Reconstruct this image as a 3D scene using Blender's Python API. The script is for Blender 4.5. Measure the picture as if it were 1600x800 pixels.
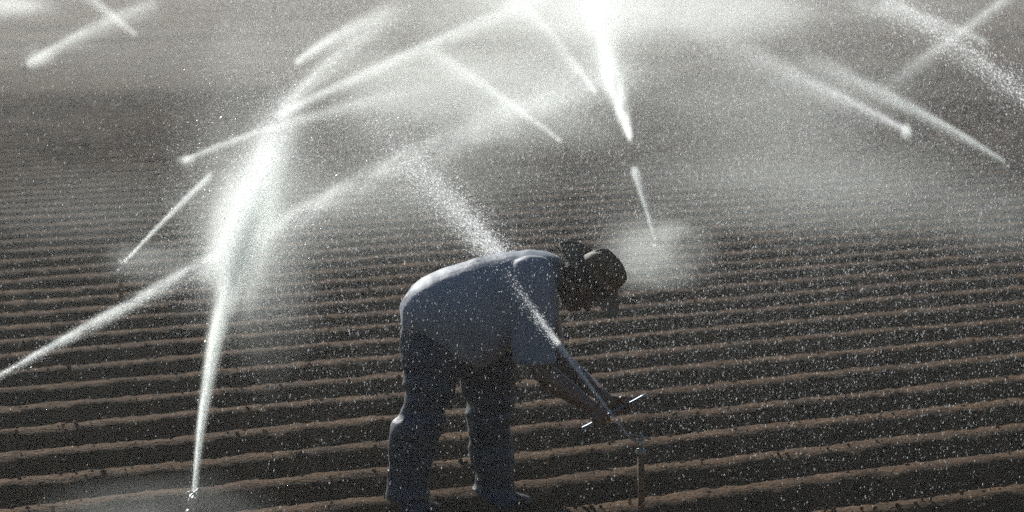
import bpy, math
import numpy as np
from mathutils import Vector, Matrix

R = math.radians
scn = bpy.context.scene
for o in list(bpy.data.objects):
    bpy.data.objects.remove(o)
COL = scn.collection

# ------------------------------------------------------------------ camera
F = 5400.0                      # focal length in pixels of a 1600 px wide frame
CH = 2.43
PITCH = math.atan(485 / F)
cam_d = bpy.data.cameras.new('camera')
cam = bpy.data.objects.new('camera', cam_d)
COL.objects.link(cam)
cam.location = (0, 0, CH)
cam.rotation_euler = (R(90) - PITCH, 0, 0)
cam_d.sensor_width = 36
cam_d.lens = F / 1600 * 36
cam_d.clip_start = 0.5
cam_d.clip_end = 3000
cam_d.dof.use_dof = True
cam_d.dof.focus_distance = 14.7
cam_d.dof.aperture_fstop = 4.0
scn.camera = cam

# ------------------------------------------------------------------ light
SUN_EL, SUN_AZ = R(26), R(-21)          # ahead of the camera, to its left
to_sun = Vector((math.sin(SUN_AZ) * math.cos(SUN_EL), math.cos(SUN_AZ) * math.cos(SUN_EL), math.sin(SUN_EL)))
sd = bpy.data.lights.new('sun', 'SUN')
sd.energy = 5.0
sd.angle = R(0.5)
sd.color = (1.0, 0.99, 0.95)
sun = bpy.data.objects.new('sun', sd)
COL.objects.link(sun)
sun.rotation_euler = to_sun.to_track_quat('Z', 'Y').to_euler()
w = bpy.data.worlds.new('World')
scn.world = w
w.use_nodes = True
nt = w.node_tree
sky = nt.nodes.new('ShaderNodeTexSky')
sky.sky_type = 'NISHITA'
sky.sun_disc = False
sky.sun_elevation = SUN_EL
sky.sun_rotation = SUN_AZ
sky.dust_density = 0.3
sky.air_density = 1.3
sky.ozone_density = 4.0
bg = nt.nodes['Background']
bg.inputs['Strength'].default_value = 0.05
nt.links.new(sky.outputs[0], bg.inputs[0])
vs = scn.view_settings
vs.view_transform = 'Standard'
vs.look = 'None'
vs.exposure = 0.5
vs.gamma = 1.0
vs.use_curve_mapping = False
cy = scn.cycles
cy.max_bounces = 5
cy.diffuse_bounces = 2
cy.glossy_bounces = 2
cy.transmission_bounces = 3
cy.transparent_max_bounces = 16
cy.volume_bounces = 2
cy.volume_step_rate = 1.0
cy.volume_max_steps = 64
cy.caustics_reflective = False
cy.caustics_refractive = False
cy.use_denoising = False

cp, sp = math.cos(PITCH), math.sin(PITCH)


def at(px, py, d):
    """world point seen at pixel (1600x800 frame) at ground distance d"""
    a, b = (px - 800) / F, -(py - 400) / F
    v = np.array([a, cp + b * sp, -sp + b * cp])
    v = v * (d / v[1])
    v[2] += CH
    return v


def noz(px, py, z=0.36):
    """distance at which the ray through a pixel is z above the ground"""
    a, b = (px - 800) / F, -(py - 400) / F
    return (z - CH) / (-sp + b * cp) * (cp + b * sp)


# ------------------------------------------------------------------ helpers
def tag(o, label=None, cat=None, group=None, kind=None):
    if label: o['label'] = label
    if cat: o['category'] = cat
    if group: o['group'] = group
    if kind: o['kind'] = kind
    return o


def empty(name, loc):
    o = bpy.data.objects.new(name, None)
    COL.objects.link(o)
    o.location = [float(c) for c in loc]
    o.empty_display_size = 0.1
    return o


def mesh_obj(name, V, Fs, mat, parent=None, smooth=False, origin=None):
    """V (n,3) world coordinates; Fs (m,k) faces or list of arrays with equal k"""
    V = np.asarray(V, dtype=np.float64)
    if parent is not None:
        V = V - np.array(parent.matrix_basis.translation if origin is None else origin)
    elif origin is not None:
        V = V - np.array(origin)
    me = bpy.data.meshes.new(name)
    if isinstance(Fs, np.ndarray):
        Fs = [Fs]
    nl = sum(f.size for f in Fs)
    nf = sum(len(f) for f in Fs)
    me.vertices.add(len(V))
    me.vertices.foreach_set('co', V.astype(np.float32).ravel())
    me.loops.add(nl)
    me.polygons.add(nf)
    me.loops.foreach_set('vertex_index', np.concatenate([f.ravel() for f in Fs]).astype(np.int32))
    tot = np.concatenate([np.full(len(f), f.shape[1]) for f in Fs]).astype(np.int32)
    st = np.concatenate([[0], np.cumsum(tot)[:-1]]).astype(np.int32)
    me.polygons.foreach_set('loop_start', st)
    me.polygons.foreach_set('loop_total', tot)
    me.update(calc_edges=True)
    if smooth:
        me.polygons.foreach_set('use_smooth', np.ones(nf, dtype=bool))
    o = bpy.data.objects.new(name, me)
    COL.objects.link(o)
    if mat: me.materials.append(mat)
    if parent is not None:
        o.parent = parent
        if origin is not None:
            o.location = Vector(origin) - parent.matrix_basis.translation
    elif origin is not None:
        o.location = origin
    return o


def hash3(ix, iy, iz, seed):
    h = (ix.astype(np.int64) * 374761393 + iy.astype(np.int64) * 668265263 + iz.astype(np.int64) * 2147483647 + seed * 144665) & 0xffffffff
    h = ((h ^ (h >> 13)) * 1274126177) & 0xffffffff
    h = ((h ^ (h >> 16)) * 2246822519) & 0xffffffff
    h = h ^ (h >> 15)
    return (h & 0xffffff).astype(np.float64) / 0xffffff


def vnoise(p, seed=0):
    """value noise in [-1,1]; p (n,3)"""
    i = np.floor(p).astype(np.int64)
    f = p - i
    f = f * f * (3 - 2 * f)
    out = 0
    for dx in (0, 1):
        wx = f[:, 0] if dx else 1 - f[:, 0]
        for dy in (0, 1):
            wy = f[:, 1] if dy else 1 - f[:, 1]
            for dz in (0, 1):
                wz = f[:, 2] if dz else 1 - f[:, 2]
                out = out + wx * wy * wz * hash3(i[:, 0] + dx, i[:, 1] + dy, i[:, 2] + dz, seed)
    return out * 2 - 1


# ------------------------------------------------------------------ materials
def new_mat(name):
    m = bpy.data.materials.new(name)
    m.use_nodes = True
    return m, m.node_tree.nodes, m.node_tree.links


def surf(name, c1, c2, scale=20, rough=0.8, bump=0.3, bscale=60, bdist=0.01, spec=0.3, detail=6, sheen=0, metallic=0, translucent=0, coords='Object'):
    m, N, L = new_mat(name)
    b = N['Principled BSDF']
    tc = N.new('ShaderNodeTexCoord')
    n = N.new('ShaderNodeTexNoise'); n.inputs['Scale'].default_value = scale; n.inputs['Detail'].default_value = detail
    r = N.new('ShaderNodeValToRGB')
    r.color_ramp.elements[0].position = 0.3; r.color_ramp.elements[1].position = 0.7
    r.color_ramp.elements[0].color = (*c1, 1); r.color_ramp.elements[1].color = (*c2, 1)
    L.new(tc.outputs[coords], n.inputs['Vector']); L.new(n.outputs['Fac'], r.inputs['Fac'])
    L.new(r.outputs[0], b.inputs['Base Color'])
    b.inputs['Roughness'].default_value = rough
    b.inputs['Metallic'].default_value = metallic
    b.inputs['Specular IOR Level'].default_value = spec
    b.inputs['Sheen Weight'].default_value = sheen
    n2 = N.new('ShaderNodeTexNoise'); n2.inputs['Scale'].default_value = bscale; n2.inputs['Detail'].default_value = 5
    L.new(tc.outputs[coords], n2.inputs['Vector'])
    bp = N.new('ShaderNodeBump'); bp.inputs['Strength'].default_value = bump; bp.inputs['Distance'].default_value = bdist
    L.new(n2.outputs['Fac'], bp.inputs['Height']); L.new(bp.outputs[0], b.inputs['Normal'])
    if translucent:
        t = N.new('ShaderNodeBsdfTranslucent'); mx = N.new('ShaderNodeMixShader'); mx.inputs[0].default_value = translucent
        L.new(r.outputs[0], t.inputs['Color'])
        out = N['Material Output']
        L.new(b.outputs[0], mx.inputs[1]); L.new(t.outputs[0], mx.inputs[2]); L.new(mx.outputs[0], out.inputs['Surface'])
    return m


SOIL = surf('soil', (0.050, 0.028, 0.013), (0.124, 0.068, 0.032), scale=7.0, rough=0.95, bump=1.0, bscale=55, bdist=0.03, spec=0.05, detail=10)
CLOD = surf('soil_clod', (0.058, 0.034, 0.018), (0.125, 0.073, 0.039), scale=9, rough=0.95, bump=0.8, bscale=60, spec=0.05)
STONE = surf('pale_stone', (0.42, 0.38, 0.32), (0.6, 0.56, 0.5), scale=30, rough=0.8)
SHIRT = surf('shirt_cotton', (0.21, 0.245, 0.31), (0.30, 0.34, 0.41), scale=5, rough=0.62, bump=0.35, bscale=22, bdist=0.010, spec=0.3, sheen=0.25, translucent=0.42)
DENIM = surf('denim', (0.002, 0.005, 0.018), (0.006, 0.013, 0.040), scale=14, rough=0.5, bump=0.5, bscale=30, bdist=0.01, spec=0.35, sheen=0.1)
SKIN = surf('skin', (0.085, 0.042, 0.028), (0.13, 0.066, 0.044), scale=18, rough=0.5, bump=0.15, bscale=120, bdist=0.003, spec=0.5)
STRAW = surf('straw_weave', (0.075, 0.048, 0.027), (0.17, 0.108, 0.06), scale=60, rough=0.7, bump=0.6, bscale=180, bdist=0.004, spec=0.3, translucent=0.15)
BANDM = surf('hat_band', (0.02, 0.015, 0.012), (0.04, 0.03, 0.025), scale=40)
HAIR = surf('hair', (0.008, 0.006, 0.005), (0.02, 0.016, 0.013), scale=90, rough=0.85, bump=0.8, bscale=140)
BOOT = surf('boot_leather', (0.03, 0.022, 0.016), (0.07, 0.05, 0.035), scale=22, rough=0.6, bump=0.4)
RUST = surf('rusty_pipe', (0.07, 0.034, 0.014), (0.19, 0.10, 0.04), scale=30, rough=0.85, bump=0.5, bscale=90, spec=0.3)
BRASS = surf('wet_brass', (0.22, 0.22, 0.2), (0.30, 0.28, 0.24), scale=30, rough=0.5, bump=0.2, metallic=0.7, spec=0.5)
STEEL = surf('blue_steel', (0.07, 0.13, 0.22), (0.12, 0.20, 0.30), scale=50, rough=0.5, bump=0.2, metallic=0.4, spec=0.6)
DEBRIS = surf('dry_straw', (0.5, 0.42, 0.3), (0.65, 0.58, 0.45), scale=30)
EYE = surf('eye', (0.02, 0.015, 0.01), (0.6, 0.58, 0.55), scale=60, rough=0.2)


def drop_mat():
    m, N, L = new_mat('water_drops')
    N.remove(N['Principled BSDF'])
    d = N.new('ShaderNodeBsdfDiffuse'); d.inputs['Color'].default_value = (0.6, 0.6, 0.6, 1)
    t = N.new('ShaderNodeBsdfTranslucent'); t.inputs['Color'].default_value = (0.97, 0.98, 1.0, 1)
    g = N.new('ShaderNodeBsdfGlossy'); g.inputs['Roughness'].default_value = 0.25; g.inputs['Color'].default_value = (1, 1, 1, 1)
    m1 = N.new('ShaderNodeMixShader'); m1.inputs[0].default_value = 0.85
    m2 = N.new('ShaderNodeMixShader'); m2.inputs[0].default_value = 0.08
    L.new(d.outputs[0], m1.inputs[1]); L.new(t.outputs[0], m1.inputs[2])
    L.new(m1.outputs[0], m2.inputs[1]); L.new(g.outputs[0], m2.inputs[2])
    tr = N.new('ShaderNodeBsdfTransparent')
    m3 = N.new('ShaderNodeMixShader'); m3.inputs[0].default_value = 0.50
    L.new(m2.outputs[0], m3.inputs[1]); L.new(tr.outputs[0], m3.inputs[2])
    L.new(m3.outputs[0], N['Material Output'].inputs['Surface'])
    return m


DROPS = drop_mat()


class E:
    """tiny expression builder over Math nodes"""
    def __init__(s, N, L, out): s.N, s.L, s.o = N, L, out
    def op(s, kind, *a):
        n = s.N.new('ShaderNodeMath'); n.operation = kind
        for i, v in enumerate((s,) + a):
            if isinstance(v, E): s.L.new(v.o, n.inputs[i])
            else: n.inputs[i].default_value = float(v)
        return E(s.N, s.L, n.outputs[0])
    def __add__(s, b): return s.op('ADD', b)
    def __sub__(s, b): return s.op('SUBTRACT', b)
    def __mul__(s, b): return s.op('MULTIPLY', b)
    def __truediv__(s, b): return s.op('DIVIDE', b)
    def mx(s, b): return s.op('MAXIMUM', b)
    def mn(s, b): return s.op('MINIMUM', b)
    def pw(s, b): return s.op('POWER', b)
    def exp(s): return s.op('EXPONENT')


def vol_mat(name, build, aniso=0.65, rate=1.0, color=(0.95, 0.985, 0.95)):
    m, N, L = new_mat(name)
    N.remove(N['Principled BSDF'])
    pv = N.new('ShaderNodeVolumePrincipled')
    pv.inputs['Color'].default_value = (*color, 1)
    pv.inputs['Anisotropy'].default_value = aniso
    if callable(build):
        tc = N.new('ShaderNodeTexCoord')
        sx = N.new('ShaderNodeSeparateXYZ')
        L.new(tc.outputs['Object'], sx.inputs[0])
        x, y, z = (E(N, L, sx.outputs[i]) for i in range(3))
        d = build(N, L, tc.outputs['Object'], x, y, z)
        L.new(d.o, pv.inputs['Density'])
    else:
        pv.inputs['Density'].default_value = build
    L.new(pv.outputs[0], N['Material Output'].inputs['Volume'])
    m.cycles.volume_step_rate = rate
    m.cycles.homogeneous_volume = not callable(build)
    return m


# ------------------------------------------------------------------ ground: one ridged sheet
ANG = math.atan2(F, 7263)
AL = np.array([math.cos(ANG), math.sin(ANG)])       # along the rows
NL = np.array([-math.sin(ANG), math.cos(ANG)])      # across the rows
S = 0.685
U0 = 14.162
SHEAR = AL[1] / NL[1]


def ridge(u, v):
    """height of the ridged soil without fine relief"""
    wob = 0.018 * np.sin(v * 0.31 + np.floor((u - U0) / S + .5) * 1.7) + 0.01 * np.sin(v * 0.9 + np.floor((u - U0) / S + .5) * 2.9)
    ph = (u - U0 + wob) / S
    k = np.floor(ph + 0.5)
    a = np.abs(ph - k) * 2                           # 0 on the crest, 1 in the furrow
    prof = 1 - np.clip((a - 0.10) / 0.76, 0, 1)
    prof = prof * prof * (3 - 2 * prof)
    amp = 0.155 + 0.02 * np.sin(k * 12.9898)
    return amp * (prof - 0.5)


def ground_z(x, y):
    x = np.atleast_1d(np.asarray(x, float)); y = np.atleast_1d(np.asarray(y, float))
    u = x * NL[0] + y * NL[1]; v = x * AL[0] + y * AL[1]
    return ridge(u, v)


def build_ground():
    u = np.concatenate([np.arange(-60, -6, 3.0), np.arange(-6, 8, 0.1), np.arange(8, 25, 0.024), np.arange(25, 50, 0.048),
                        np.arange(50, 165, 0.121), np.arange(165, 900, 15.0)])
    tp = list(np.arange(0, 4.6, 0.03)); st = 0.034
    while tp[-1] < 700:
        tp.append(tp[-1] + st); st *= 1.055
    tp = np.array(tp)
    t = np.concatenate([-tp[:0:-1], tp])
    U, T = np.meshgrid(u, t, indexing='ij')
    V = T + SHEAR * U
    X = U * NL[0] + V * AL[0]; Y = U * NL[1] + V * AL[1]
    Z = ridge(U.ravel(), V.ravel())
    P = np.stack([X.ravel(), Y.ravel(), np.zeros(X.size)], 1)
    n = 0.003 * vnoise(P * 7, 1) + 0.004 * vnoise(P * 19, 2) + 0.006 * vnoise(P * 37, 3) * (0.4 + 0.6 * hash3(*(np.floor(P * 60).astype(np.int64).T), 8))
    lump = vnoise(P * 13, 5)
    n += 0.012 * np.clip(lump - 0.45, 0, 1)
    n += 0.006 * vnoise(P * 1.3, 4)
    far = np.clip((U.ravel() - 150) / 15, 0, 1)
    near = np.clip((U.ravel() + 6) / 3, 0, 1)
    Z = (Z + n) * (1 - far) * near
    P[:, 2] = Z
    nu, nv = U.shape
    idx = np.arange(nu * nv).reshape(nu, nv)
    Q = np.stack([idx[:-1, :-1].ravel(), idx[1:, :-1].ravel(), idx[1:, 1:].ravel(), idx[:-1, 1:].ravel()], 1)
    Q = Q[:, ::-1]
    o = mesh_obj('ground', P, Q, SOIL, smooth=True)
    tag(o, kind='structure')
    return o


ground = build_ground()


def ico(sub=1):
    import bmesh
    bm = bmesh.new(); bmesh.ops.create_icosphere(bm, subdivisions=sub, radius=1)
    v = np.array([p.co[:] for p in bm.verts]); f = np.array([[q.index for q in p.verts] for p in bm.faces]); bm.free()
    return v, f


def rotmats(rng, n):
    q = rng.normal(size=(n, 4)); q /= np.linalg.norm(q, axis=1)[:, None]
    a, b, c, d = q.T
    return np.stack([np.stack([a*a+b*b-c*c-d*d, 2*(b*c-a*d), 2*(b*d+a*c)], -1),
                     np.stack([2*(b*c+a*d), a*a-b*b+c*c-d*d, 2*(c*d-a*b)], -1),
                     np.stack([2*(b*d-a*c), 2*(c*d+a*b), a*a-b*b-c*c+d*d], -1)], 1)


def build_clods():
    rng = np.random.default_rng(3)
    v, f = ico(1)
    n = 15000
    y = 12.0 + 22 * rng.random(n) ** 1.6
    x = (rng.random(n) * 2 - 1) * y * 0.165
    s = 0.003 + 0.010 * rng.random(n) ** 3
    z = ground_z(x, y) + s * 0.25
    A = rotmats(rng, n) 
    sc = s[:, None] * (0.6 + 0.8 * rng.random((n, 3)))
    base = v[None] * (1 + 0.35 * (rng.random((n, len(v), 1)) - .5)) * sc[:, None, :]
    P = np.einsum('nij,nvj->nvi', A, base) + np.stack([x, y, z], 1)[:, None, :]
    Fs = (f[None] + (np.arange(n) * len(v))[:, None, None]).reshape(-1, 3)
    o = mesh_obj('soil_clods', P.reshape(-1, 3), Fs, CLOD)
    tag(o, 'small brown clods of soil strewn over the ridges and furrows', 'soil clods', kind='stuff')


build_clods()

# ------------------------------------------------------------------ haze
bx = np.array([[x, y, z] for x in (-900, 900) for y in (-90, 1400) for z in (-1.3, 4.6)], float)
# wide enough to hold the whole sheet of ground
bx[:, 0] *= 1.3; bx[:, 1] = np.where(bx[:, 1] > 0, 1500, -800)
bf = np.array([[0, 1, 3, 2], [4, 6, 7, 5], [0, 4, 5, 1], [2, 3, 7, 6], [0, 2, 6, 4], [1, 5, 7, 3]])
HAZE = vol_mat('haze_air', 0.0008, aniso=0.6, color=(0.97, 0.99, 0.97))
tag(mesh_obj('haze', bx, bf, HAZE), 'pale damp air filling the whole field', 'haze', kind='stuff')


# ------------------------------------------------------------------ water drops
def drop_mesh(name, P, D, wid, length, parent=None, rng=None):
    """elongated little drops: P positions, D directions, wid and length per drop"""
    n = len(P)
    rng = rng or np.random.default_rng(1)
    D = D / np.linalg.norm(D, axis=1)[:, None]
    a = np.cross(D, rng.normal(size=(n, 3))); a /= np.linalg.norm(a, axis=1)[:, None]
    b = np.cross(D, a)
    w_ = wid[:, None] / 2; l_ = length[:, None] / 2
    V = np.empty((n, 6, 3))
    V[:, 0] = P + D * l_
    V[:, 1] = P - D * l_
    for k, q in enumerate((a * w_, -a * w_, b * w_, -b * w_)):
        V[:, 2 + k] = P + q - D * l_ * 0.2
    f = np.array([[0, 2, 1, 3], [0, 4, 1, 5]])           # two crossed facets per drop
    Fs = (f[None] + (np.arange(n) * 6)[:, None, None]).reshape(-1, 4)
    return mesh_obj(name, V.reshape(-1, 3), Fs, DROPS, parent)


def frame_of(p0, p2):
    X = p2 - p0; L_ = np.linalg.norm(X); X = X / L_
    Z = np.array([0, 0, 1.0]); Z = Z - X * Z.dot(X); Z /= np.linalg.norm(Z)
    Y = np.cross(Z, X)
    return X, Y, Z, L_


def jet(label, pts, widths, n, tau, size=(0.003, 0.010), fade=1.0, fall=0.0, core=0.5, spread_pow=1.0, seed=0, wp=1.15, start_in=0.0, aniso=0.65, wisp=0.5, peak=None):
    """pts: three (px, py, d): start, middle, end. widths: half-widths (px) at start and end. tau: optical depth at start."""
    rng = np.random.default_rng(100 + seed)
    n = int(n * (1.0 if pts[2][2] < 20 else 0.3))
    p0, p2 = at(*pts[0]), at(*pts[2])
    p1 = at(pts[1][0], pts[1][1], (pts[0][2] + pts[2][2]) / 2)
    X, Y, Z, L_ = frame_of(p0, p2)
    q = p1 - p0
    s1 = min(max(q.dot(X) / L_, 0.15), 0.85)
    K = (q - X * q.dot(X)) / (4 * s1 * (1 - s1))       # sag at the middle
    ky, kz = K.dot(Y), K.dot(Z)
    if pts[0][2] > 21: tau *= 0.30 if pts[0][2] > 31 else 0.5; widths = (widths[0], widths[1] * 1.45)
    r0 = widths[0] * pts[0][2] / F; r1 = widths[1] * pts[2][2] / F
    # drops
    s = rng.random(n) ** (1.0 / max(spread_pow, .01))
    rr = r0 + (r1 - r0) * s ** wp
    pos = p0 + X * (s * L_)[:, None] + (4 * s * (1 - s))[:, None] * K + 0
    heavy = rng.random(n) < core
    sig = np.where(heavy, 0.38, 1.6 if seed == 2 else 1.0) * rr
    off = rng.normal(size=(n, 3)) * sig[:, None]
    off -= (off @ X)[:, None] * X * 0.5
    pos = pos + off
    if fall:
        pos[:, 2] -= rng.exponential(fall, n) * s
    dirn = X + (4 * (1 - 2 * s))[:, None] * K / L_
    dirn = dirn + rng.normal(size=(n, 3)) * (0.06 + 0.25 * s[:, None])
    dirn[:, 2] -= np.where(heavy, 0.0, 0.8 * s)
    keep = rng.random(n) < np.clip((1 - s), 0.0, 1) ** (fade * 0.6) + 0.12
    if peak is not None and pts[0][2] < 14.45 and pts[0][2] > 14.3: keep &= rng.random(n) < np.exp(-((s - peak[0]) / (peak[1] * 1.2)) ** 2) + 0.06
    keep &= pos[:, 2] > 0.12
    pos, dirn, s, heavy = pos[keep], dirn[keep], s[keep], heavy[keep]
    m = len(pos)
    k = (0.5 + rng.random(m))
    root = drop_mesh('water_jet', pos, dirn, size[0] * k, size[1] * k * (0.6 + 0.8 * rng.random(m)), None, rng)
    # move the origin to the nozzle
    me = root.data
    co = np.empty(len(me.vertices) * 3, np.float32); me.vertices.foreach_get('co', co)
    me.vertices.foreach_set('co', (co.reshape(-1, 3) - p0).astype(np.float32).ravel()); me.update()
    root.location = p0
    tag(root, label, 'water jet', group='jets of water thrown by the sprinklers')
    # spray body
    if tau > 0:
        def dens(N, L, vec, x, y, z):
            s_ = (x / L_)
            sc = s_.mx(0.0).mn(1.0)
            q4 = sc * (sc * -1.0 + 1.0) * 4.0
            yy = y - q4 * ky
            zz = z - q4 * kz
            zz = zz.mx(0.0) + zz.mn(0.0) * 0.5
            rad = sc.pw(wp) * (r1 - r0) + r0
            r2 = (yy * yy + zz * zz) / (rad * rad)
            g = (r2 * -2.2).exp()
            if peak is None:
                prof = (sc * -1.0 + 1.0).mx(0.0).pw(fade)
            else:
                prof = ((sc - peak[0]) / peak[1]).pw(2.0)
                prof = (prof * -1.0).exp() * ((sc * -1.0 + 1.0).mx(0.0).pw(0.6))
            if start_in > 0:
                prof = prof * (sc / start_in).mn(1.0)
            nz = N.new('ShaderNodeTexNoise'); nz.inputs['Scale'].default_value = 1.0; nz.inputs['Detail'].default_value = 3
            mp = N.new('ShaderNodeMapping')
            sc_r = 1.7 / max(r1, 0.02)
            mp.inputs['Scale'].default_value = (sc_r * 0.16, sc_r, sc_r * 0.8)
            L.new(vec, mp.inputs['Vector']); L.new(mp.outputs[0], nz.inputs['Vector'])
            nn = E(N, L, nz.outputs['Fac'])
            nn = ((nn - 0.5) * (7.0 * wisp) + 0.95).mx(0.0)
            return (g * prof * nn * tau) / (rad * 1.25)
        bsz = (abs(L_ * X) + 2 * r1).mean() * 0.1
        rate = max(0.05, min(1.0, 0.45 * r1 / bsz))
        vm = vol_mat('spray_body', dens, aniso=aniso, rate=rate)
        ns, nr = 24, 12
        ss = np.linspace(0, 1, ns)
        V = []
        for s_ in ss:
            c = np.array([s_ * L_, 4 * s_ * (1 - s_) * ky, 4 * s_ * (1 - s_) * kz])
            rad = (r0 + (r1 - r0) * s_ ** wp) * 1.75
            for j in range(nr):
                th = 2 * math.pi * j / nr
                V.append(c + np.array([0, math.cos(th) * rad, math.sin(th) * rad * (1.0 if math.sin(th) > 0 else 2.0)]))
        V.append([0, 0, 0]); V.append([L_, 0, 0])
        V = np.array(V)
        q_, t_ = [], []
        for i in range(ns - 1):
            for j in range(nr):
                a, b = i * nr + j, i * nr + (j + 1) % nr
                q_.append([a, b, b + nr, a + nr])
        for j in range(nr):
            t_.append([ns * nr, (j + 1) % nr, j]); t_.append([ns * nr + 1, (ns - 1) * nr + j, (ns - 1) * nr + (j + 1) % nr])
        me = bpy.data.meshes.new('mist')
        me.from_pydata([tuple(v) for v in V], [], [tuple(q) for q in q_] + [tuple(t) for t in t_]); me.update()
        me.materials.append(vm)
        o = bpy.data.objects.new('mist', me); COL.objects.link(o)
        o.parent = root
        M = Matrix((tuple(X), tuple(Y), tuple(Z))).transposed()
        o.rotation_euler = M.to_euler()
    return root


def mist(label, px, py, d, rx, ry, rz, dens, noise=1.6, aniso=0.65, hard=1.0, rate=None, seed=0.0, nscale=1.5, stretch=(1, 1, 1), center_z=None, contrast=1.0):
    """soft ellipsoidal cloud of fine spray; rx, ry, rz half sizes in metres"""
    c = at(px, py, d)
    if center_z is not None: c[2] = center_z
    def build(N, L, vec, x, y, z):
        wn = N.new('ShaderNodeTexNoise'); wn.inputs['Scale'].default_value = 1.3; wn.inputs['Detail'].default_value = 2
        wm = N.new('ShaderNodeMapping'); wm.inputs['Location'].default_value = (seed * 3.1, seed, 4.0)
        L.new(vec, wm.inputs['Vector']); L.new(wm.outputs[0], wn.inputs['Vector'])
        r2 = (x * x + y * y + z * z) * ((E(N, L, wn.outputs['Fac']) - 0.5) * 2.6 + 1.25)
        g = (r2 * -1.0 + 1.0).mx(0.0).pw(2.4 * hard)
        mp = N.new('ShaderNodeMapping'); mp.inputs['Scale'].default_value = [nscale * s_ for s_ in stretch]; mp.inputs['Location'].default_value = (seed, seed * 1.7, seed * 0.3)
        nz = N.new('ShaderNodeTexNoise'); nz.inputs['Scale'].default_value = 1.0; nz.inputs['Detail'].default_value = 4
        L.new(vec, mp.inputs['Vector']); L.new(mp.outputs[0], nz.inputs['Vector'])
        nn = ((E(N, L, nz.outputs['Fac']) - 0.5) * (2 * noise) + 1.0).mx(0.0)
        return g * nn * dens
    step = (rx + ry + rz) * 2 / 3 * 0.1
    want = min(rx, ry, rz) * 0.35
    vm = vol_mat('mist_body', build, aniso=aniso, rate=rate or max(0.15, min(2.0, want / step)))
    v, f = ico(3)
    me = bpy.data.meshes.new('mist_cloud')
    me.from_pydata([tuple(p) for p in v * 1.02], [], [tuple(q) for q in f]); me.update()
    me.materials.append(vm)
    o = bpy.data.objects.new('mist_cloud', me); COL.objects.link(o)
    o.location = c; o.scale = (rx, ry, rz)
    tag(o, label, 'mist', group='drifting clouds of fine spray', kind='stuff')
    return o


# ------------------------------------------------------------------ sprinklers
def lathe(prof, n=12, axis='z', origin=(0, 0, 0)):
    V, Q = [], []
    for r, z in prof:
        for j in range(n):
            a = 2 * math.pi * j / n
            V.append((origin[0] + r * math.cos(a), origin[1] + r * math.sin(a), origin[2] + z))
    m = len(prof)
    for i in range(m - 1):
        for j in range(n):
            a, b = i * n + j, i * n + (j + 1) % n
            Q.append([a, b, b + n, a + n])
    V.append((origin[0], origin[1], origin[2] + prof[0][1])); V.append((origin[0], origin[1], origin[2] + prof[-1][1]))
    T = []
    for j in range(n):
        T.append([m * n, (j + 1) % n, j]); T.append([m * n + 1, (m - 1) * n + j, (m - 1) * n + (j + 1) % n])
    return np.array(V), [np.array(Q), np.array(T)]


def tube(path, rads, n=10):
    path = [np.asarray(p, float) for p in path]
    V, Q = [], []
    prev = None
    for i, p in enumerate(path):
        t = path[min(i + 1, len(path) - 1)] - path[max(i - 1, 0)]
        t = t / np.linalg.norm(t)
        if prev is None:
            a = np.cross(t, [0, 0, 1.0] if abs(t[2]) < .9 else [1.0, 0, 0])
        else:
            a = prev - t * prev.dot(t)
        a /= np.linalg.norm(a); prev = a
        b = np.cross(t, a)
        r = rads[i] if hasattr(rads, '__len__') else rads
        for j in range(n):
            th = 2 * math.pi * j / n
            V.append(p + (a * math.cos(th) + b * math.sin(th)) * r)
    m = len(path)
    for i in range(m - 1):
        for j in range(n):
            x, y = i * n + j, i * n + (j + 1) % n
            Q.append([x, y, y + n, x + n])
    V.append(path[0]); V.append(path[-1])
    T = []
    for j in range(n):
        T.append([m * n, (j + 1) % n, j]); T.append([m * n + 1, (m - 1) * n + j, (m - 1) * n + (j + 1) % n])
    return np.array(V), [np.array(Q), np.array(T)]


def merge(parts):
    Vs, qs, ts, k = [], [], [], 0
    for V, Fs in parts:
        Vs.append(V)
        for f in (Fs if isinstance(Fs, list) else [Fs]):
            (qs if f.shape[1] == 4 else ts).append(f + k)
        k += len(V)
    out = []
    if qs: out.append(np.concatenate(qs))
    if ts: out.append(np.concatenate(ts))
    return np.concatenate(Vs), out


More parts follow.
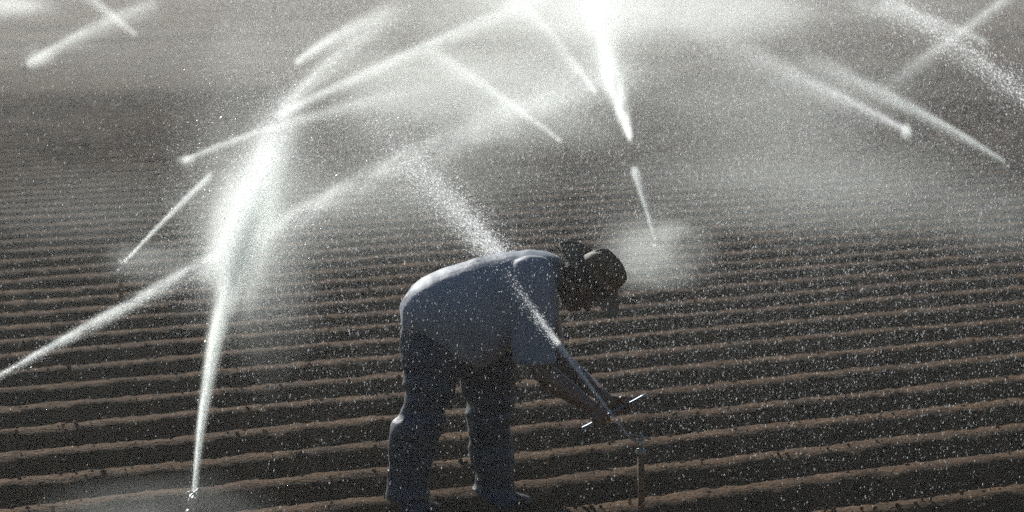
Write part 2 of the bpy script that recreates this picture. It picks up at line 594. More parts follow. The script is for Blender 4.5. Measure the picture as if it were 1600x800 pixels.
def sprinkler(label, nozzle, heading, thick=1.0, lean=(0, 0)):
    """impact sprinkler head on an upright pipe; nozzle = world point the jet leaves"""
    nz = np.asarray(nozzle, float)
    h = np.array([heading[0], heading[1], 0.0]); h /= np.linalg.norm(h)
    el = 0.42
    d = h * math.cos(el) + np.array([0, 0, math.sin(el)])
    head = nz - d * 0.05                                  # body of the head
    base = head + np.array([lean[0], lean[1], 0]); base[2] = float(ground_z(base[0], base[1])[0]) - 0.06
    root = empty('sprinkler', (base[0], base[1], base[2] + 0.06))
    tag(root, label, 'sprinkler', group='sprinklers standing in the furrows')
    r = 0.0135 * thick
    top = head - np.array([0, 0, 0.05])
    mid = (base + top) / 2 + np.array([0.004, 0, 0])
    V, Fs = tube([base, mid, top], [r * 1.15, r, r], 12)
    mesh_obj('riser', V, Fs, RUST, root, smooth=True)
    V, Fs = lathe([(r * 1.35, 0), (r * 1.5, 0.006), (r * 1.5, 0.022), (r * 1.1, 0.03)], 6, origin=top - np.array([0, 0, 0.004]))
    mesh_obj('coupling', V, Fs, BRASS, root)
    parts = [lathe([(0.008, 0), (0.011, 0.008), (0.012, 0.02), (0.012, 0.03), (0.008, 0.042)], 12, origin=top + np.array([0, 0, 0.024]))]
    parts.append(tube([head - d * 0.012, head + d * 0.03, nz], [0.009, 0.0075, 0.0045], 10))
    V, Fs = merge(parts)
    mesh_obj('nozzle', V, Fs, BRASS, root, smooth=True)
    # swing arm loop over the head
    side = np.cross(d, [0, 0, 1.0]); side /= np.linalg.norm(side)
    c = head + np.array([0, 0, 0.012])
    loop = [c - side * 0.026 * math.cos(a) + np.array([0, 0, 0.032]) * math.sin(a) for a in np.linspace(0, math.pi, 9)]
    V, Fs = tube(loop, 0.0035, 6)
    mesh_obj('bridge', V, Fs, BRASS, root, smooth=True)
    arm = [c + side * 0.012 - h * 0.045, c + np.array([0, 0, 0.016]), c + side * 0.004 + d * 0.06, c + d * 0.078 + side * 0.012]
    V, Fs = tube(arm, [0.006, 0.0045, 0.003, 0.006], 6)
    mesh_obj('swing_arm', V, Fs, BRASS, root, smooth=True)
    return root


def J(px, py, z=0.36):
    return (px, py, noz(px, py, z))


jets = []


def nozzle_jet(slabel, jlabel, start, mid, end, heading, **kw):
    sprinkler(slabel, at(*start), heading, 1.05)
    return jet(jlabel, [start, mid, end], **kw)


# the tall bright jet on the left
nozzle_jet('sprinkler at the bottom edge of the frame, foot of the brightest tall jet', 'brightest tall jet rising from the lower left and bursting into dense white spray',
           (303, 775, 13.0), (366, 400, 13.8), (478, 105, 15.5), (0.2, 1.0),
           widths=(3.5, 42), wp=1.4, n=11000, tau=1.5, size=(0.0024, 0.008), fade=1.4, fall=0.03, core=0.65, seed=1, wisp=0.45)
jet('wide burst of separate white drops scattered around the top of the brightest jet',
    [(350, 450, 14.2), (392, 300, 14.5), (450, 130, 14.9)], widths=(44, 42), n=44000, tau=1.7, size=(0.0024, 0.0065), fade=1.3, fall=0.06, core=0.5, seed=2, peak=(0.35, 0.30), wisp=0.7)
jet('faint continuation of the brightest jet bending away over the field at the top',
    [(440, 175, 19), (520, 92, 20), (650, 0, 21)], widths=(12, 20), n=3500, tau=0.16, size=(0.004, 0.012), fade=0.6, seed=3)
# long jet from the left edge
jet('long widening jet entering from the left edge and climbing right across the tall jet',
    [(-30, 603, 14.0), (330, 402, 15.5), (695, 213, 18)], widths=(3, 19), wp=1.0, n=11000, tau=0.21, size=(0.0020, 0.009), fade=0.35, fall=0.05, core=0.6, seed=4, wisp=0.8)
jet('loose streaky drops drifting right behind the worker past the end of the long jet',
    [(690, 225, 19), (850, 150, 22), (1000, 95, 25)], widths=(26, 34), n=20000, tau=0.05, size=(0.004, 0.014), fade=0.3, fall=0.05, seed=5, wisp=0.8)
# worker's jet
nozzle_jet('rusty sprinkler pipe with a wet brass head beside the hands of the bent worker', 'thin glassy jet shooting up left from the sprinkler beside the worker across his shirt',
           (985, 685, 14.4), (895, 565, 14.2), (745, 360, 14.0), (-1, -0.25),
           widths=(1.0, 16), wp=2.4, n=6500, tau=0.55, size=(0.0018, 0.007), fade=0.5, peak=(0.38, 0.22), fall=0.02, core=0.6, seed=6, wisp=0.5)
jet('loose drops fanning out behind the worker\'s back at the far end of the thin jet',
    [(805, 425, 15.5), (720, 330, 15.4), (575, 165, 15.2)], widths=(13, 34), n=9000, tau=0.30, size=(0.0022, 0.007), fade=1.3, fall=0.04, core=0.3, seed=7)
# left middle
nozzle_jet('distant sprinkler at the left where a short thin jet starts low over the furrows', 'short thin straight streak of water alone at the left over the dark furrows',
           J(194, 410), (262, 338, 22.5), (330, 272, 24), (0.6, 1), widths=(1.6, 3.4), n=5000, tau=0.75, size=(0.003, 0.016), fade=0.15, core=0.8, seed=8, wisp=0.3)
nozzle_jet('distant sprinkler under a small white burst left of the tall jet', 'pale jet starting with a white burst left of the tall jet and passing behind it',
           J(287, 250), (480, 182, 33), (760, 118, 38), (1, 0.1), widths=(3, 9), n=9000, tau=0.7, size=(0.004, 0.014), fade=0.8, seed=9, wisp=0.3)
jet('straight pale jet climbing right from behind the tall jet toward the top centre',
    [(430, 180, 36), (662, 72, 40), (860, -10, 44)], widths=(5, 9), n=8000, tau=0.55, size=(0.005, 0.016), fade=0.35, seed=10, wisp=0.3)
jet('faint short pale jet above the straight climbing one',
    [(462, 97, 50), (530, 52, 52), (620, 8, 56)], widths=(4, 12), n=3000, tau=0.5, size=(0.006, 0.016), fade=0.4, seed=11, wisp=0.3)
nozzle_jet('far sprinkler in the mist above the hat of the worker', 'thin pale jet leaning left, rising over the mist above the worker\'s back',
           J(878, 221), (775, 145, 38), (660, 70, 42), (-1, 0.6), widths=(2, 9), n=5000, tau=0.5, size=(0.005, 0.016), fade=0.3, seed=12, wisp=0.3)
nozzle_jet('far sprinkler near the top centre left of the white column', 'short pale jet leaning left near the top centre',
           J(884, 78), (835, 26, 70), (785, -20, 72), (-1, 0.4), widths=(3, 12), n=3000, tau=0.8, size=(0.008, 0.02), fade=0.4, seed=13, wisp=0.3)
nozzle_jet('far sprinkler directly left of the white central column', 'faintest short jet just left of the white central column',
           J(931, 146), (905, 108, 50), (870, 70, 52), (-1, 0.4), widths=(2, 8), n=5000, tau=0.5, size=(0.003, 0.008), fade=0.5, seed=14, wisp=0.3)
# right of the head
nozzle_jet('distant sprinkler inside the round splash right of the hat', 'short straight narrow jet rising from the splash right of the hat',
           J(1022, 372), (1008, 315, 24.5), (991, 262, 25), (-0.3, 1), widths=(1.6, 5), n=6000, tau=1.3, size=(0.003, 0.014), fade=0.05, core=0.8, seed=15, wisp=0.3)
nozzle_jet('far sprinkler at the foot of the white central column', 'bright white column of water widening up to the top of the frame near the centre',
           J(986, 216), (962, 130, 38), (928, -15, 42), (-0.4, 1), widths=(3, 20), n=20000, tau=1.9, size=(0.004, 0.013), fade=0.3, core=0.6, seed=16, wisp=0.85)
# right
nozzle_jet('far sprinkler at the right edge where the long straight jet starts', 'long straight pale jet climbing left from the right edge',
           J(1570, 252), (1410, 160, 34), (1240, 78, 36), (-1, 0.3), widths=(2.5, 12), n=9000, tau=1.9, size=(0.004, 0.014), fade=0.9, seed=17, wisp=0.4)
nozzle_jet('far sprinkler with a small white burst on the right of the field', 'pale jet fanning left from the small white burst on the right',
           J(1420, 205), (1250, 118, 37), (1000, 10, 38), (-1, 0.1), widths=(3, 24), n=26000, tau=0.5, size=(0.004, 0.013), fade=0.6, seed=18, fall=0.08, wisp=0.6)
jet('pale jet leaning right toward the top right corner',
    [(1625, -40, 46), (1500, 48, 44), (1375, 140, 42)], widths=(5, 10), n=6000, tau=0.6, size=(0.005, 0.015), fade=0.6, seed=19, wisp=0.4)
nozzle_jet('farthest sprinkler in the top right corner with a small pale tip', 'curved pale jet ending at a small tip in the top right corner',
           J(1541, 66), (1450, 28, 70), (1330, 2, 71), (-1, 0.1), widths=(5, 10), n=4000, tau=0.5, size=(0.008, 0.02), fade=0.3, seed=20, wisp=0.3)
jet('arc of coarse falling drops curving down to the right edge',
    [(1380, -5, 17), (1490, 65, 17), (1625, 170, 17)], widths=(17, 14), n=3000, tau=0.12, size=(0.003, 0.008), fade=0.2, core=0.3, seed=21)
# top left
nozzle_jet('far sprinkler with a white burst in the top left', 'pale jet rising right from a white burst in the top left',
           J(42, 100), (130, 50, 60), (245, 2, 62), (1, 0.2), widths=(6, 9), n=4000, tau=0.8, size=(0.007, 0.018), fade=0.2, seed=22, wisp=0.3)
nozzle_jet('farthest sprinkler in the top left where two jets cross', 'short pale jet leaning left, crossing another in the top left',
           J(213, 54), (180, 27, 80), (130, -15, 82), (-1, 0.3), widths=(3, 6), n=5000, tau=0.8, size=(0.004, 0.012), fade=0.2, seed=23, wisp=0.3)

# clouds of fine spray
mist('low round splash cloud right of the hat around a short jet', 1018, 405, 24, 0.62, 0.7, 0.50, 0.5, seed=1)
mist('pale wisp to the right of the hat above the splash', 1052, 362, 24.5, 0.26, 0.4, 0.14, 0.5, seed=2)
mist('faint low cloud under the short thin jet at the left', 232, 408, 22.3, 0.45, 0.5, 0.25, 0.3, seed=3)
mist('faint ground mist at the foot of the tall left jet', 245, 805, 12.7, 0.62, 0.3, 0.20, 0.45, seed=4)
mist('soft veil around the tall left jet', 395, 330, 17.5, 0.62, 0.9, 1.05, 0.26, seed=5)
mist('white burst at the start of the pale jet left of the tall jet', 292, 250, 32, 0.13, 0.2, 0.08, 2.25, seed=6, noise=.6)
mist('small white burst at the right sprinkler', 1417, 205, 37.5, 0.09, 0.2, 0.13, 3.6, seed=7, noise=.5)
mist('white burst in the top left', 62, 90, 60, 0.42, 0.6, 0.26, 0.35, seed=8, noise=.8)
mist('broad grey veil of drifting spray over the far half of the field', 800, 120, 62, 14, 22, 2.6, 0.0072, seed=20, noise=0.9, nscale=3.0)
mist('bright fog bank along the top centre', 890, 15, 55, 3.9, 6.0, 1.35, 0.08, seed=9, noise=1.2, nscale=2.0)
mist('white fog glowing at the top of the central column', 950, 15, 46, 1.6, 3.0, 0.8, 0.1, seed=10, noise=1.0)
mist('grey veil hanging behind the worker in mid field', 760, 150, 38, 2.6, 3.5, 0.85, 0.15, seed=11, noise=1.2)
mist('grey veil of spray over the right mid field', 1200, 175, 34, 2.4, 2.5, 0.72, 0.08, seed=12, noise=0.9)
mist('fog bank over the far left rows', 60, 60, 75, 5.2, 6.0, 1.1, 0.004, seed=13, noise=1.6, nscale=2.5)
mist('bright fog in the far left corner', -20, 5, 90, 2.6, 5.0, 0.7, 0.08, seed=14)
mist('fog bank over the far right rows', 1330, 10, 75, 6.0, 6.0, 0.9, 0.012, seed=15, noise=1.4, nscale=2.5)
mist('fog along the top edge right of centre', 1150, 20, 50, 1.8, 3.0, 0.7, 0.12, seed=16, noise=1.3)
mist('faint spray haze hanging over the right rows in the middle distance', 1250, 290, 29, 2.8, 3.0, 0.75, 0.08, seed=31, noise=1.0)
mist('faint spray haze between the tall jet and the worker', 620, 290, 25, 1.7, 2.5, 0.8, 0.07, seed=32, noise=1.0)
mist('faint spray haze over the left rows in the middle distance', 130, 330, 27, 1.6, 3.0, 0.5, 0.018, seed=33, noise=1.2)
mist('thin veil at the right edge over the furrows', 1570, 350, 24, 0.8, 1.0, 0.42, 0.08, seed=17)


def rain():
    rng = np.random.default_rng(77)
    n = 2300000
    y = 12.6 + 21 * rng.random(n) ** 1.05
    px = rng.random(n) * 1700 - 50
    x = (px - 800) / F * y
    z = rng.random(n) * 2.45
    # shower density: thicker to the right and around the tall jet, thin at far left
    P = np.stack([x, y, z], 1)
    a = x / y * F + 800
    dens = 0.10 + 0.5 * np.exp(-((a - 470) / 130.0) ** 2) + 0.42 / (1 + np.exp(-(a - 560) / 60))
    dens += 0.15 * np.exp(-((a - 1300) / 250.0) ** 2)
    dens *= 0.75 + 0.45 * vnoise(P * np.array([0.9, 0.5, 0.8]), 9)
    dens *= 0.35 + 0.65 * np.clip((z - 0.1) / 1.3, 0, 1)
    dens *= np.where(y < 14.4, 0.55, 1.0)
    gz = ground_z(x, y)
    k = (rng.random(n) < dens) & (z > gz + 0.03)
    P = P[k]; m = len(P)
    D = np.tile(np.array([[-0.12, 0.05, -1.0]]), (m, 1)) + rng.normal(size=(m, 3)) * 0.14
    s = 0.38 + 1.5 * rng.random(m) ** 5
    o = drop_mesh('falling_drops', P, D, 0.0013 * s, 0.0054 * s * (0.6 + 0.8 * rng.random(m)), None, rng)
    tag(o, 'fine sunlit drops falling like rain across the whole field and in front of the worker', 'falling drops', kind='stuff')


rain()
# ------------------------------------------------------------------ the worker
D0 = 14.85


def W(px, py, dy=0.0):
    return at(px, py, D0 + dy)


PXM = D0 / F                       # metres per pixel at the worker


def ell_loft(rings, n=24, p=2.0):
    """rings: (centre, half axis a, half axis b) -> closed loft"""
    V, Q = [], []
    for c, a, b in rings:
        for j in range(n):
            t = 2 * math.pi * j / n
            ct, st = math.cos(t), math.sin(t)
            ct = math.copysign(abs(ct) ** (2 / p), ct); st = math.copysign(abs(st) ** (2 / p), st)
            V.append(c + a * ct + b * st)
    m = len(rings)
    for i in range(m - 1):
        for j in range(n):
            x, y = i * n + j, i * n + (j + 1) % n
            Q.append([x, y, y + n, x + n])
    V.append(rings[0][0]); V.append(rings[-1][0])
    T = []
    for j in range(n):
        T.append([m * n, (j + 1) % n, j]); T.append([m * n + 1, (m - 1) * n + j, (m - 1) * n + (j + 1) % n])
    return np.array(V), [np.array(Q), np.array(T)]


def ellipsoid(c, X, Y, Z, r, sub=3):
    v, f = ico(sub)
    return np.asarray(c) + v[:, :1] * X * r[0] + v[:, 1:2] * Y * r[1] + v[:, 2:] * Z * r[2], [f]


def fuse(name, parts, voxel, mat, parent, smooth_it=4, disp=None, final_sub=0):
    """union of closed pieces into one continuous skin (voxel remesh), smoothed, with cloth folds from disp(P, Nrm)"""
    V, Fs = merge(parts)
    o = mesh_obj('tmp', V, Fs, None)
    md = o.modifiers.new('r', 'REMESH'); md.mode = 'VOXEL'; md.voxel_size = voxel; md.use_smooth_shade = True
    sm = o.modifiers.new('s', 'SMOOTH'); sm.iterations = smooth_it; sm.factor = 0.5
    dg = bpy.context.evaluated_depsgraph_get(); dg.update()
    me = bpy.data.meshes.new_from_object(o.evaluated_get(dg))
    bpy.data.objects.remove(o)
    n = len(me.vertices)
    co = np.empty(n * 3, np.float32); me.vertices.foreach_get('co', co); co = co.reshape(-1, 3).astype(float)
    no = np.empty(n * 3, np.float32); me.vertices.foreach_get('normal', no); no = no.reshape(-1, 3).astype(float)
    if disp: co = co + no * disp(co, no)[:, None]
    org = np.array(parent.matrix_basis.translation)
    me.vertices.foreach_set('co', (co - org).astype(np.float32).ravel())
    me.polygons.foreach_set('use_smooth', np.ones(len(me.polygons), dtype=bool))
    me.update(); me.name = name
    me.materials.clear(); me.materials.append(mat)
    r = bpy.data.objects.new(name, me); COL.objects.link(r); r.parent = parent
    return r


def hsec(x0, x1, py, dy, ry):
    """horizontal section of something upright, from pixel x0 to x1 at pixel row py"""
    c = (W(x0, py, dy) + W(x1, py, dy)) / 2
    a = (W(x1, py, dy) - W(x0, py, dy)) / 2
    return (c, a, np.array([0, ry, 0.0]))


def vsec(px, top, bot, dy, ry, lean=0.0):
    c = (W(px, top, dy) + W(px, bot, dy)) / 2
    a = (W(px + lean, top, dy) - W(px - lean, bot, dy)) / 2
    return (c, a, np.array([0, ry, 0.0]))


def worker():
    root = empty('person', (*W(715, 800)[:2], 0.0))
    tag(root, 'farm worker in straw hat, pale blue shirt and jeans, bending over the rusty sprinkler', 'person')
    # --- trousers
    legN = [(640, 700, 478, .07), (628, 714, 505, .10), (625, 720, 530, .115), (626, 718, 560, .12), (630, 714, 592, .11), (633, 707, 610, .105), (623, 700, 640, .10),
            (613, 691, 665, .10), (607, 682, 700, .10), (607, 673, 740, .098), (606, 670, 770, .10), (602, 669, 793, .105), (606, 666, 800, .10)]
    legF = [(715, 790, 490, .08), (702, 800, 515, .12), (702, 806, 540, .13), (712, 806, 570, .12), (720, 805, 600, .11), (728, 803, 640, .105), (732, 801, 680, .10),
            (733, 802, 710, .098), (741, 803, 740, .095), (742, 805, 768, .10), (745, 808, 786, .105), (749, 805, 792, .10)]
    parts = [ell_loft([hsec(a, b, y, -0.07 - 0.06 * min(1, max(0, (y - 500) / 150)), r) for a, b, y, r in legN], 24),
             ell_loft([hsec(a, b, y, 0.06 + 0.06 * min(1, max(0, (y - 500) / 150)), r) for a, b, y, r in legF], 24),
             ell_loft([vsec(632, 485, 545, 0, .10), vsec(645, 462, 572, 0, .17), vsec(680, 450, 588, 0, .185), vsec(715, 445, 592, 0, .185),
                       vsec(745, 450, 580, 0, .17), vsec(772, 470, 562, 0, .15), vsec(795, 490, 545, 0, .1)], 28)]

    def fold(P, Nn):
        Q = P - W(715, 800)
        r = vnoise(Q * np.array([5, 5, 13.]) + 0.5 * vnoise(Q * 4, 3)[:, None], 21)
        r2 = vnoise(Q * np.array([10, 10, 30.]), 22)
        knee = np.exp(-((Q[:, 2] - 0.45) / .12) ** 2) + 1.3 * np.exp(-((Q[:, 2] - 0.06) / .09) ** 2)
        return 0.009 * (1 - 2.4 * np.abs(r)) * (0.6 + 0.8 * knee) + 0.006 * r2 * (0.5 + knee)
    fuse('trousers', parts, 0.009, DENIM, root, 5, fold)
    # --- shirt
    tor = [(626, 476, 512, .11), (632, 462, 520, .165), (643, 448, 527, .20), (660, 435, 532, .218), (690, 421, 556, .225), (720, 410, 571, .23), (750, 402, 574, .23),
           (780, 396, 560, .225), (805, 392, 530, .225), (830, 391, 500, .22), (850, 392, 480, .19), (866, 398, 462, .14), (876, 405, 450, .085)]
    slN = [(822, 848, 399, .03), (808, 858, 406, .06), (800, 865, 420, .08), (796, 868, 445, .09), (795, 869, 480, .088), (798, 868, 520, .085), (803, 869, 550, .088), (805, 869, 566, .088)]
    slF = [(808, 868, 412, .06), (806, 874, 440, .085), (806, 874, 480, .085), (812, 876, 515, .085), (818, 880, 540, .09)]
    parts = [ell_loft([vsec(x, a, b, 0, r) for x, a, b, r in tor], 32, 2.2),
             ell_loft([hsec(a, b, y, -0.145 - 0.055 * (y - 400) / 166, r) for a, b, y, r in slN], 22, 2.2),
             ell_loft([hsec(a, b, y, 0.19, r) for a, b, y, r in slF], 22, 2.2),
             tube([W(634, 466, -.10), W(627, 482, -.09), W(628, 503, -.10), W(637, 518, -.12)], [.005, .009, .008, .006], 8)]

    def sfold(P, Nn):
        Q = P - W(740, 480)
        c = np.cos(.6); s_ = np.sin(.6)
        A = Q[:, 0] * c + Q[:, 2] * s_; B = -Q[:, 0] * s_ + Q[:, 2] * c
        T = np.stack([A * 11, Q[:, 1] * 5, B * 3.5], 1)
        r = vnoise(T + 0.6 * vnoise(Q * 3, 8)[:, None], 31)
        r2 = vnoise(np.stack([A * 24, Q[:, 1] * 9, B * 9], 1), 32)
        low = np.clip(-Q[:, 2] / .2, -.2, 1)
        return 0.013 * (1 - 2.4 * np.abs(r)) * (0.18 + .65 * np.clip(low + .2, 0, 1)) + 0.003 * r2
    fuse('shirt', parts, 0.009, SHIRT, root, 4, sfold)
    # --- body: head, neck, trunk, arms, hands, legs in one skin
    hf = np.array([0.55, 0.0, -0.835]); hu = np.array([0.835, 0.0, 0.55]); hl = np.array([0, -1.0, 0])
    tl = R(19)                                     # head and hat tip a little to the camera
    hu, hl = hu * math.cos(tl) + hl * math.sin(tl), hl * math.cos(tl) - hu * math.sin(tl)
    tw = R(12)                                     # head turned slightly to the camera
    hf2 = hf * math.cos(tw) + hl * math.sin(tw); hl2 = hl * math.cos(tw) - hf * math.sin(tw)
    bc = W(922, 437, -0.05)                        # centre of the brim
    C = bc - hu * 0.035 - hf2 * 0.008
    P_ = lambda f_, l_, u_: C + hf2 * f_ + hl2 * l_ + hu * u_
    parts = [ellipsoid(P_(0, 0, 0), hf2, hl2, hu, (.098, .078, .100)),
             ellipsoid(P_(.028, 0, -.065), hf2, hl2, hu, (.062, .058, .062)),
             ellipsoid(P_(.062, 0, -.103), hf2, hl2, hu, (.027, .030, .022)),      # chin
             ellipsoid(P_(.082, 0, .012), hf2, hl2, hu, (.020, .052, .014)),       # brow
             ellipsoid(P_(.088, 0, -.075), hf2, hl2, hu, (.014, .026, .007)),      # upper lip
             ellipsoid(P_(.085, 0, -.088), hf2, hl2, hu, (.013, .022, .007)),      # lower lip
             ell_loft([(P_(.086, 0, .002), hl2 * .008, hf2 * .012), (P_(.098, 0, -.020), hl2 * .010, hf2 * .014),
                       (P_(.108, 0, -.040), hl2 * .015, hf2 * .018), (P_(.098, 0, -.052), hl2 * .014, hf2 * .012)], 12)]
    for s_ in (1, -1):
        parts.append(ellipsoid(P_(.078, s_ * .040, -.035), hf2, hl2, hu, (.020, .022, .020)))       # cheek
        parts.append(ellipsoid(P_(-.012, s_ * .080, -.030), hf2, hl2, hu, (.017, .009, .031)))      # ear
    parts.append(tube([W(846, 430), W(870, 430, -.02), P_(-.035, 0, -.055)], [.085, .066, .060], 16))  # neck
    parts.append(ell_loft([vsec(655, 460, 520, 0, .12), vsec(700, 440, 540, 0, .16), vsec(760, 420, 530, 0, .17), vsec(820, 405, 480, 0, .18),
                           vsec(852, 405, 460, 0, .12)], 20))
    parts.append(tube([W(675, 510, -.11), W(668, 600, -.12), W(655, 650, -.14), W(640, 795, -.14)], [.08, .065, .045, .04], 12))
    parts.append(tube([W(745, 510, .10), W(762, 600, .10), W(768, 650, .12), W(774, 785, .12)], [.08, .065, .045, .04], 12))
    # rod axis
    e0, e1 = W(909, 669, -.24), W(1009, 616, -.24)
    rd = (e1 - e0) / np.linalg.norm(e1 - e0)
    n1 = np.array([-rd[2], 0, rd[0]])
    n2 = np.array([0, -1.0, 0])
    # near arm
    cN = W(938, 653, -.24); cF = W(966, 638.5, -.24)
    parts.append(tube([W(836, 435, -.14), W(840, 510, -.18), W(846, 578, -.21), W(851, 588, -.22)], [.05, .05, .047, .044], 14))
    parts.append(tube([W(848, 580, -.215), W(868, 597, -.235), W(895, 616, -.25), W(915, 631, -.25), W(924, 638, -.25)], [.047, .050, .042, .031, .028], 14))
    parts.append(tube([W(845, 430, .19), W(856, 500, .17), W(868, 560, .10)], [.060, .054, .046], 14))
    parts.append(tube([W(866, 556, .10), W(890, 578, .02), W(915, 598, -.09), W(938, 616, -.20), W(948, 624, -.225)], [.045, .047, .040, .030, .027], 14))

    def hand(c, wr, sg, lens=(1, 1.08, 1.03, .85)):
        pc = c + n1 * .036
        # palm as a flattened loft from wrist to knuckles, wide along the rod
        parts.append(ell_loft([(wr, rd * .026, n2 * .020), (wr * .6 + pc * .4, rd * .034, n2 * .020), (pc, rd * .041, n2 * .018),
                               (c + n1 * .024 + n2 * sg * .012, rd * .041, n1 * .013 + n2 * .006)], 16))
        for k in range(4):
            off = (k - 1.5) * .0205
            ps, rs = [], []
            for th, rr in ((25, .031), (75, .031), (120, .027), (165, .024), (215, .021), (255 + 14 * (lens[k] - 1) * 10, .020)):
                t = R(th)
                ps.append(c + rd * off + n1 * rr * math.cos(t) + n2 * sg * rr * math.sin(t)); rs.append(.0094 - .0004 * (len(ps)))
            parts.append(tube(ps, rs, 8))
        # thumb leaves the side of the palm and closes from the other side
        tb = [pc + rd * .036 * 1 - n2 * sg * .004, pc + rd * .050 - n2 * sg * .018 - n1 * .010, c + rd * .048 - n2 * sg * .026 + n1 * .004,
              c + rd * .036 - n2 * sg * .022 - n1 * .016]
        parts.append(tube(tb, [.012, .0115, .0100, .0085], 8))
    hand(cN, W(921, 635.5, -.25), 1)
    hand(cF, W(945, 621, -.222), -1)
    fuse('body', parts, 0.0048, SKIN, root, 2)
    # --- eyes, hair
    for s_ in (1, -1):
        V, Fs = ellipsoid(P_(.0815, s_ * .031, -.013), hf2, hl2, hu, (.010, .012, .007), 2)
        mesh_obj('eye', V, Fs, EYE, root, smooth=True)

    def hr(P, Nn):
        return 0.004 * vnoise(P * 90, 51) + 0.003 * vnoise(P * 45, 52)
    fuse('hair', [ellipsoid(P_(-.014, 0, .004), hf2, hl2, hu, (.094, .083, .098)), ellipsoid(P_(-.050, 0, -.045), hf2, hl2, hu, (.050, .070, .052))], 0.006, HAIR, root, 2, hr)
    # --- hat
    hat = empty('hat', (0, 0, 0)); bpy.data.objects.remove(hat)
    nt_, nr_ = 72, 0
    ra, rb = .100, .083
    hc = bc + hu * 0.012
    prof = []                                          # (kind, r, h)
    for t in np.linspace(0, 1, 12):                    # brim, outer to inner
        prof.append(('b', 1 - t))
    for t in np.linspace(0.06, 1, 16):                 # crown side and top
        prof.append(('c', t))
    V = []
    for kind, t in prof:
        for j in range(nt_):
            th = 2 * math.pi * j / nt_
            cf, cl = math.cos(th), math.sin(th)
            if kind == 'b':
                A_ = ra + (.200 - ra) * t; B_ = rb + (.172 - rb) * t
                f_, l_ = A_ * cf, B_ * cl
                up = .026 * t ** 1.6 * cl * cl - .012 * t * max(cf, 0) ** 2 + .004 * math.sin(5 * th + 1) * t
                up -= .034 * t ** 1.3 * max(-cf, 0) ** 2
                f_ += (-.004 * t * max(-cf, 0) ** 3)
            else:
                if t < .62:
                    q = t / .62
                    k = 1 - .10 * q ** 1.5
                    up = .112 * q
                else:
                    q = (t - .62) / .38
                    k = .90 * math.cos(q * math.pi / 2) ** .8 if q < 1 else 0.0
                    up = .112 + .022 * math.sin(q * math.pi / 2)
                f_, l_ = ra * k * cf, rb * k * cl
                if t > .35:
                    wgt = min(1, (t - .35) / .3)
                    up -= .034 * wgt * math.exp(-(l_ / .024) ** 2) * (1.0 if f_ < .06 else .8)
                    l_ *= 1 - .22 * wgt * max(0, f_ / ra)
                    up += .010 * wgt * (f_ / ra)
            V.append(hc + hf * f_ + hl * l_ + hu * up)
    V = np.array(V)
    m = len(prof)
    Q = []
    for i in range(m - 1):
        for j in range(nt_):
            a, b = i * nt_ + j, i * nt_ + (j + 1) % nt_
            Q.append([a, b, b + nt_, a + nt_])
    V += 0.0025 * np.stack([vnoise(V * 25, 61), vnoise(V * 25, 62), vnoise(V * 25, 63)], 1)
    ho = mesh_obj('tmp', V, np.array(Q), None)
    so = ho.modifiers.new('s', 'SOLIDIFY'); so.thickness = 0.004
    ss = ho.modifiers.new('u', 'SUBSURF'); ss.levels = 1
    dg = bpy.context.evaluated_depsgraph_get(); dg.update()
    me = bpy.data.meshes.new_from_object(ho.evaluated_get(dg)); bpy.data.objects.remove(ho)
    n = len(me.vertices); co = np.empty(n * 3, np.float32); me.vertices.foreach_get('co', co)
    co = co.reshape(-1, 3) - np.array(root.location, dtype=np.float32)
    me.vertices.foreach_set('co', co.ravel()); me.polygons.foreach_set('use_smooth', np.ones(len(me.polygons), dtype=bool)); me.update()
    me.materials.clear(); me.materials.append(STRAW)
    hat = bpy.data.objects.new('hat', me); COL.objects.link(hat); hat.parent = root
    bv, bq = [], []
    for u_, ex in ((.004, .0035), (.010, .005), (.026, .005), (.031, .0035)):
        for j in range(nt_):
            th = 2 * math.pi * j / nt_
            k = 1 - .10 * (u_ / .112) ** 1.5
            bv.append(hc + hf * (ra * k + ex) * math.cos(th) + hl * (rb * k + ex) * math.sin(th) + hu * u_)
    for i in range(3):
        for j in range(nt_):
            a, b = i * nt_ + j, i * nt_ + (j + 1) % nt_
            bq.append([a, b, b + nt_, a + nt_])
    me = bpy.data.meshes.new('hat_band'); me.from_pydata([tuple(p - np.array(root.location)) for p in bv], [], [tuple(q) for q in bq]); me.materials.append(BANDM)
    b_ = bpy.data.objects.new('hat_band', me); COL.objects.link(b_); b_.parent = hat
    # --- boots
    for (hx, tx, py, dy) in ((604, 690, 802, -.14), (746, 833, 791, .12)):
        heel = W(hx, py, dy); toe = W(tx, py, dy)
        g = float(max(ground_z(heel[0], heel[1])[0], ground_z((heel[0] + toe[0]) / 2, heel[1])[0], ground_z(toe[0], toe[1])[0]))
        g = min(g, W(hx, py + 4, dy)[2] + .02)
        bx_ = lambda t, z: heel + (toe - heel) * t * np.array([1, 1, 0]) + np.array([0, 0, g - heel[2] + z])
        rings = []
        for t, hh, ry in ((0, .05, .028), (.06, .10, .040), (.25, .12, .044), (.42, .10, .044), (.6, .070, .048), (.8, .055, .048), (.93, .045, .038), (1.0, .03, .018)):
            rings.append((bx_(t, hh / 2 - .01), np.array([0, 0, hh / 2]), np.array([0, ry, 0])))
        parts = [ell_loft(rings, 20, 2.6), tube([bx_(.22, .05), bx_(.22, .18)], [.045, .05], 14)]
        bo = fuse('boot', parts, 0.006, BOOT, root, 3)
        rings = [(bx_(t, -.006), np.array([0, ry, 0.0]), np.array([0, 0, .009])) for t, ry in ((-.01, .02), (.06, .042), (.3, .044), (.6, .052), (.85, .048), (1.0, .02))]
        V, Fs = ell_loft(rings, 16, 3)
        so_ = mesh_obj('sole', V - np.array(root.location), Fs, HAIR); so_.parent = bo
    return e0, e1, rd, n1


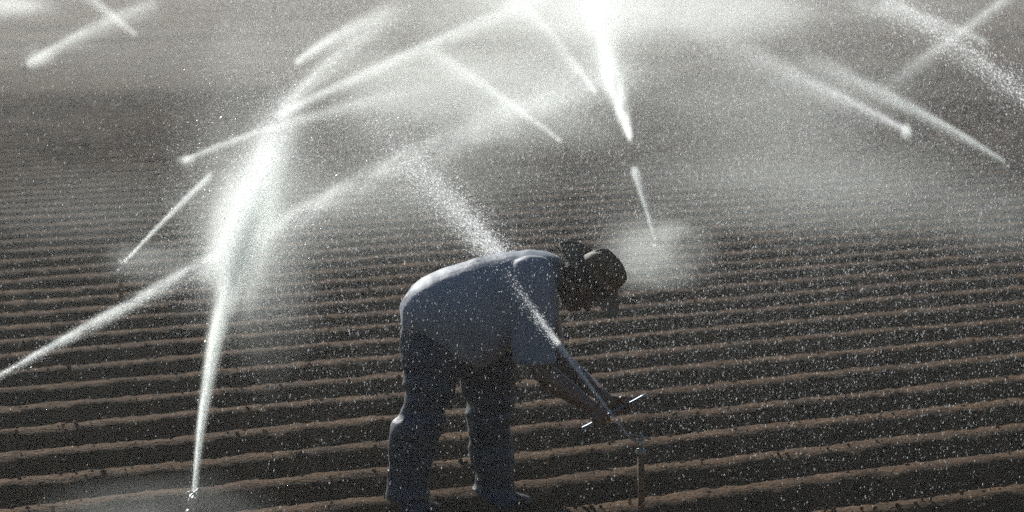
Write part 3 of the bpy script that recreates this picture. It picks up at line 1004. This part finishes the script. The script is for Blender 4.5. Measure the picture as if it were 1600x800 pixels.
e0, e1, rd, n1 = worker()
# flat steel bar gripped in both hands
V, Fs = ell_loft([(e0, n1 * .003, np.array([0, .006, 0])), (e0 + rd * .004, n1 * .0045, np.array([0, .011, 0])), (e0 + rd * .03, n1 * .0035, np.array([0, .008, 0])),
                  (e1 - rd * .05, n1 * .0035, np.array([0, .008, 0])), (e1 - rd * .02, n1 * .0045, np.array([0, .013, 0])), (e1, n1 * .003, np.array([0, .009, 0]))], 12, 3.5)
tag(mesh_obj('steel_bar', V, Fs, STEEL, origin=(e0 + e1) / 2), 'thin straight steel bar gripped in the hands of the bent worker', 'tool')


def pebble(label, px, py, size, mat, flat=.8, name='pebble', cat='stone', seed=0):
    """lying on the ground where the pixel ray meets it"""
    d = noz(px, py, 0.0)
    for _ in range(12):
        p = at(px, py, d); d = noz(px, py, float(ground_z(p[0], p[1])[0]) + size * .4)
    p = at(px, py, d)
    v, f = ico(3)
    rng = np.random.default_rng(seed)
    k = 1 + .18 * vnoise(v * 1.7 + seed, seed)
    V = v * k[:, None] * np.array([1, .8, flat]) * size
    o = mesh_obj(name, V + p, f, mat, smooth=True, origin=p)
    tag(o, label, cat)


pebble('small pale round pebble beside the rusty sprinkler pipe', 1012, 755, .010, STONE, seed=1)
pebble('tan blurred stone far off at the left above the pale burst', 268, 222, .050, STONE, seed=2)
pebble('tiny white pebble low at the left in a furrow', 44, 768, .007, STONE, seed=3)


def chaff(label, px, py, ln, ang):
    d = noz(px, py, 0.0)
    for _ in range(12):
        p = at(px, py, d); d = noz(px, py, float(ground_z(p[0], p[1])[0]) + .012)
    p = at(px, py, d)
    t = np.array([math.cos(ang), .3, math.sin(ang)]); t /= np.linalg.norm(t)
    V, Fs = tube([p - t * ln / 2, p + np.array([0, 0, .004]), p + t * ln / 2], [.002, .0045, .0015], 6)
    tag(mesh_obj('dry_stalk', V, Fs, DEBRIS, origin=p), label, 'dry stalk', group='bits of dry stalk on the soil')


chaff('short pale dry stalk on a ridge low at the left', 78, 687, .035, .05)
chaff('long thin pale dry stalk on a ridge at the far left', 93, 590, .045, -.12)
chaff('thin pale dry stalk left of the longer one on the same ridge', 57, 589, .022, -.2)
chaff('short white dry stalk on a ridge low at the right', 1252, 710, .022, .1)
chaff('short pale dry stalk in the bottom right corner', 1597, 766, .02, 0)
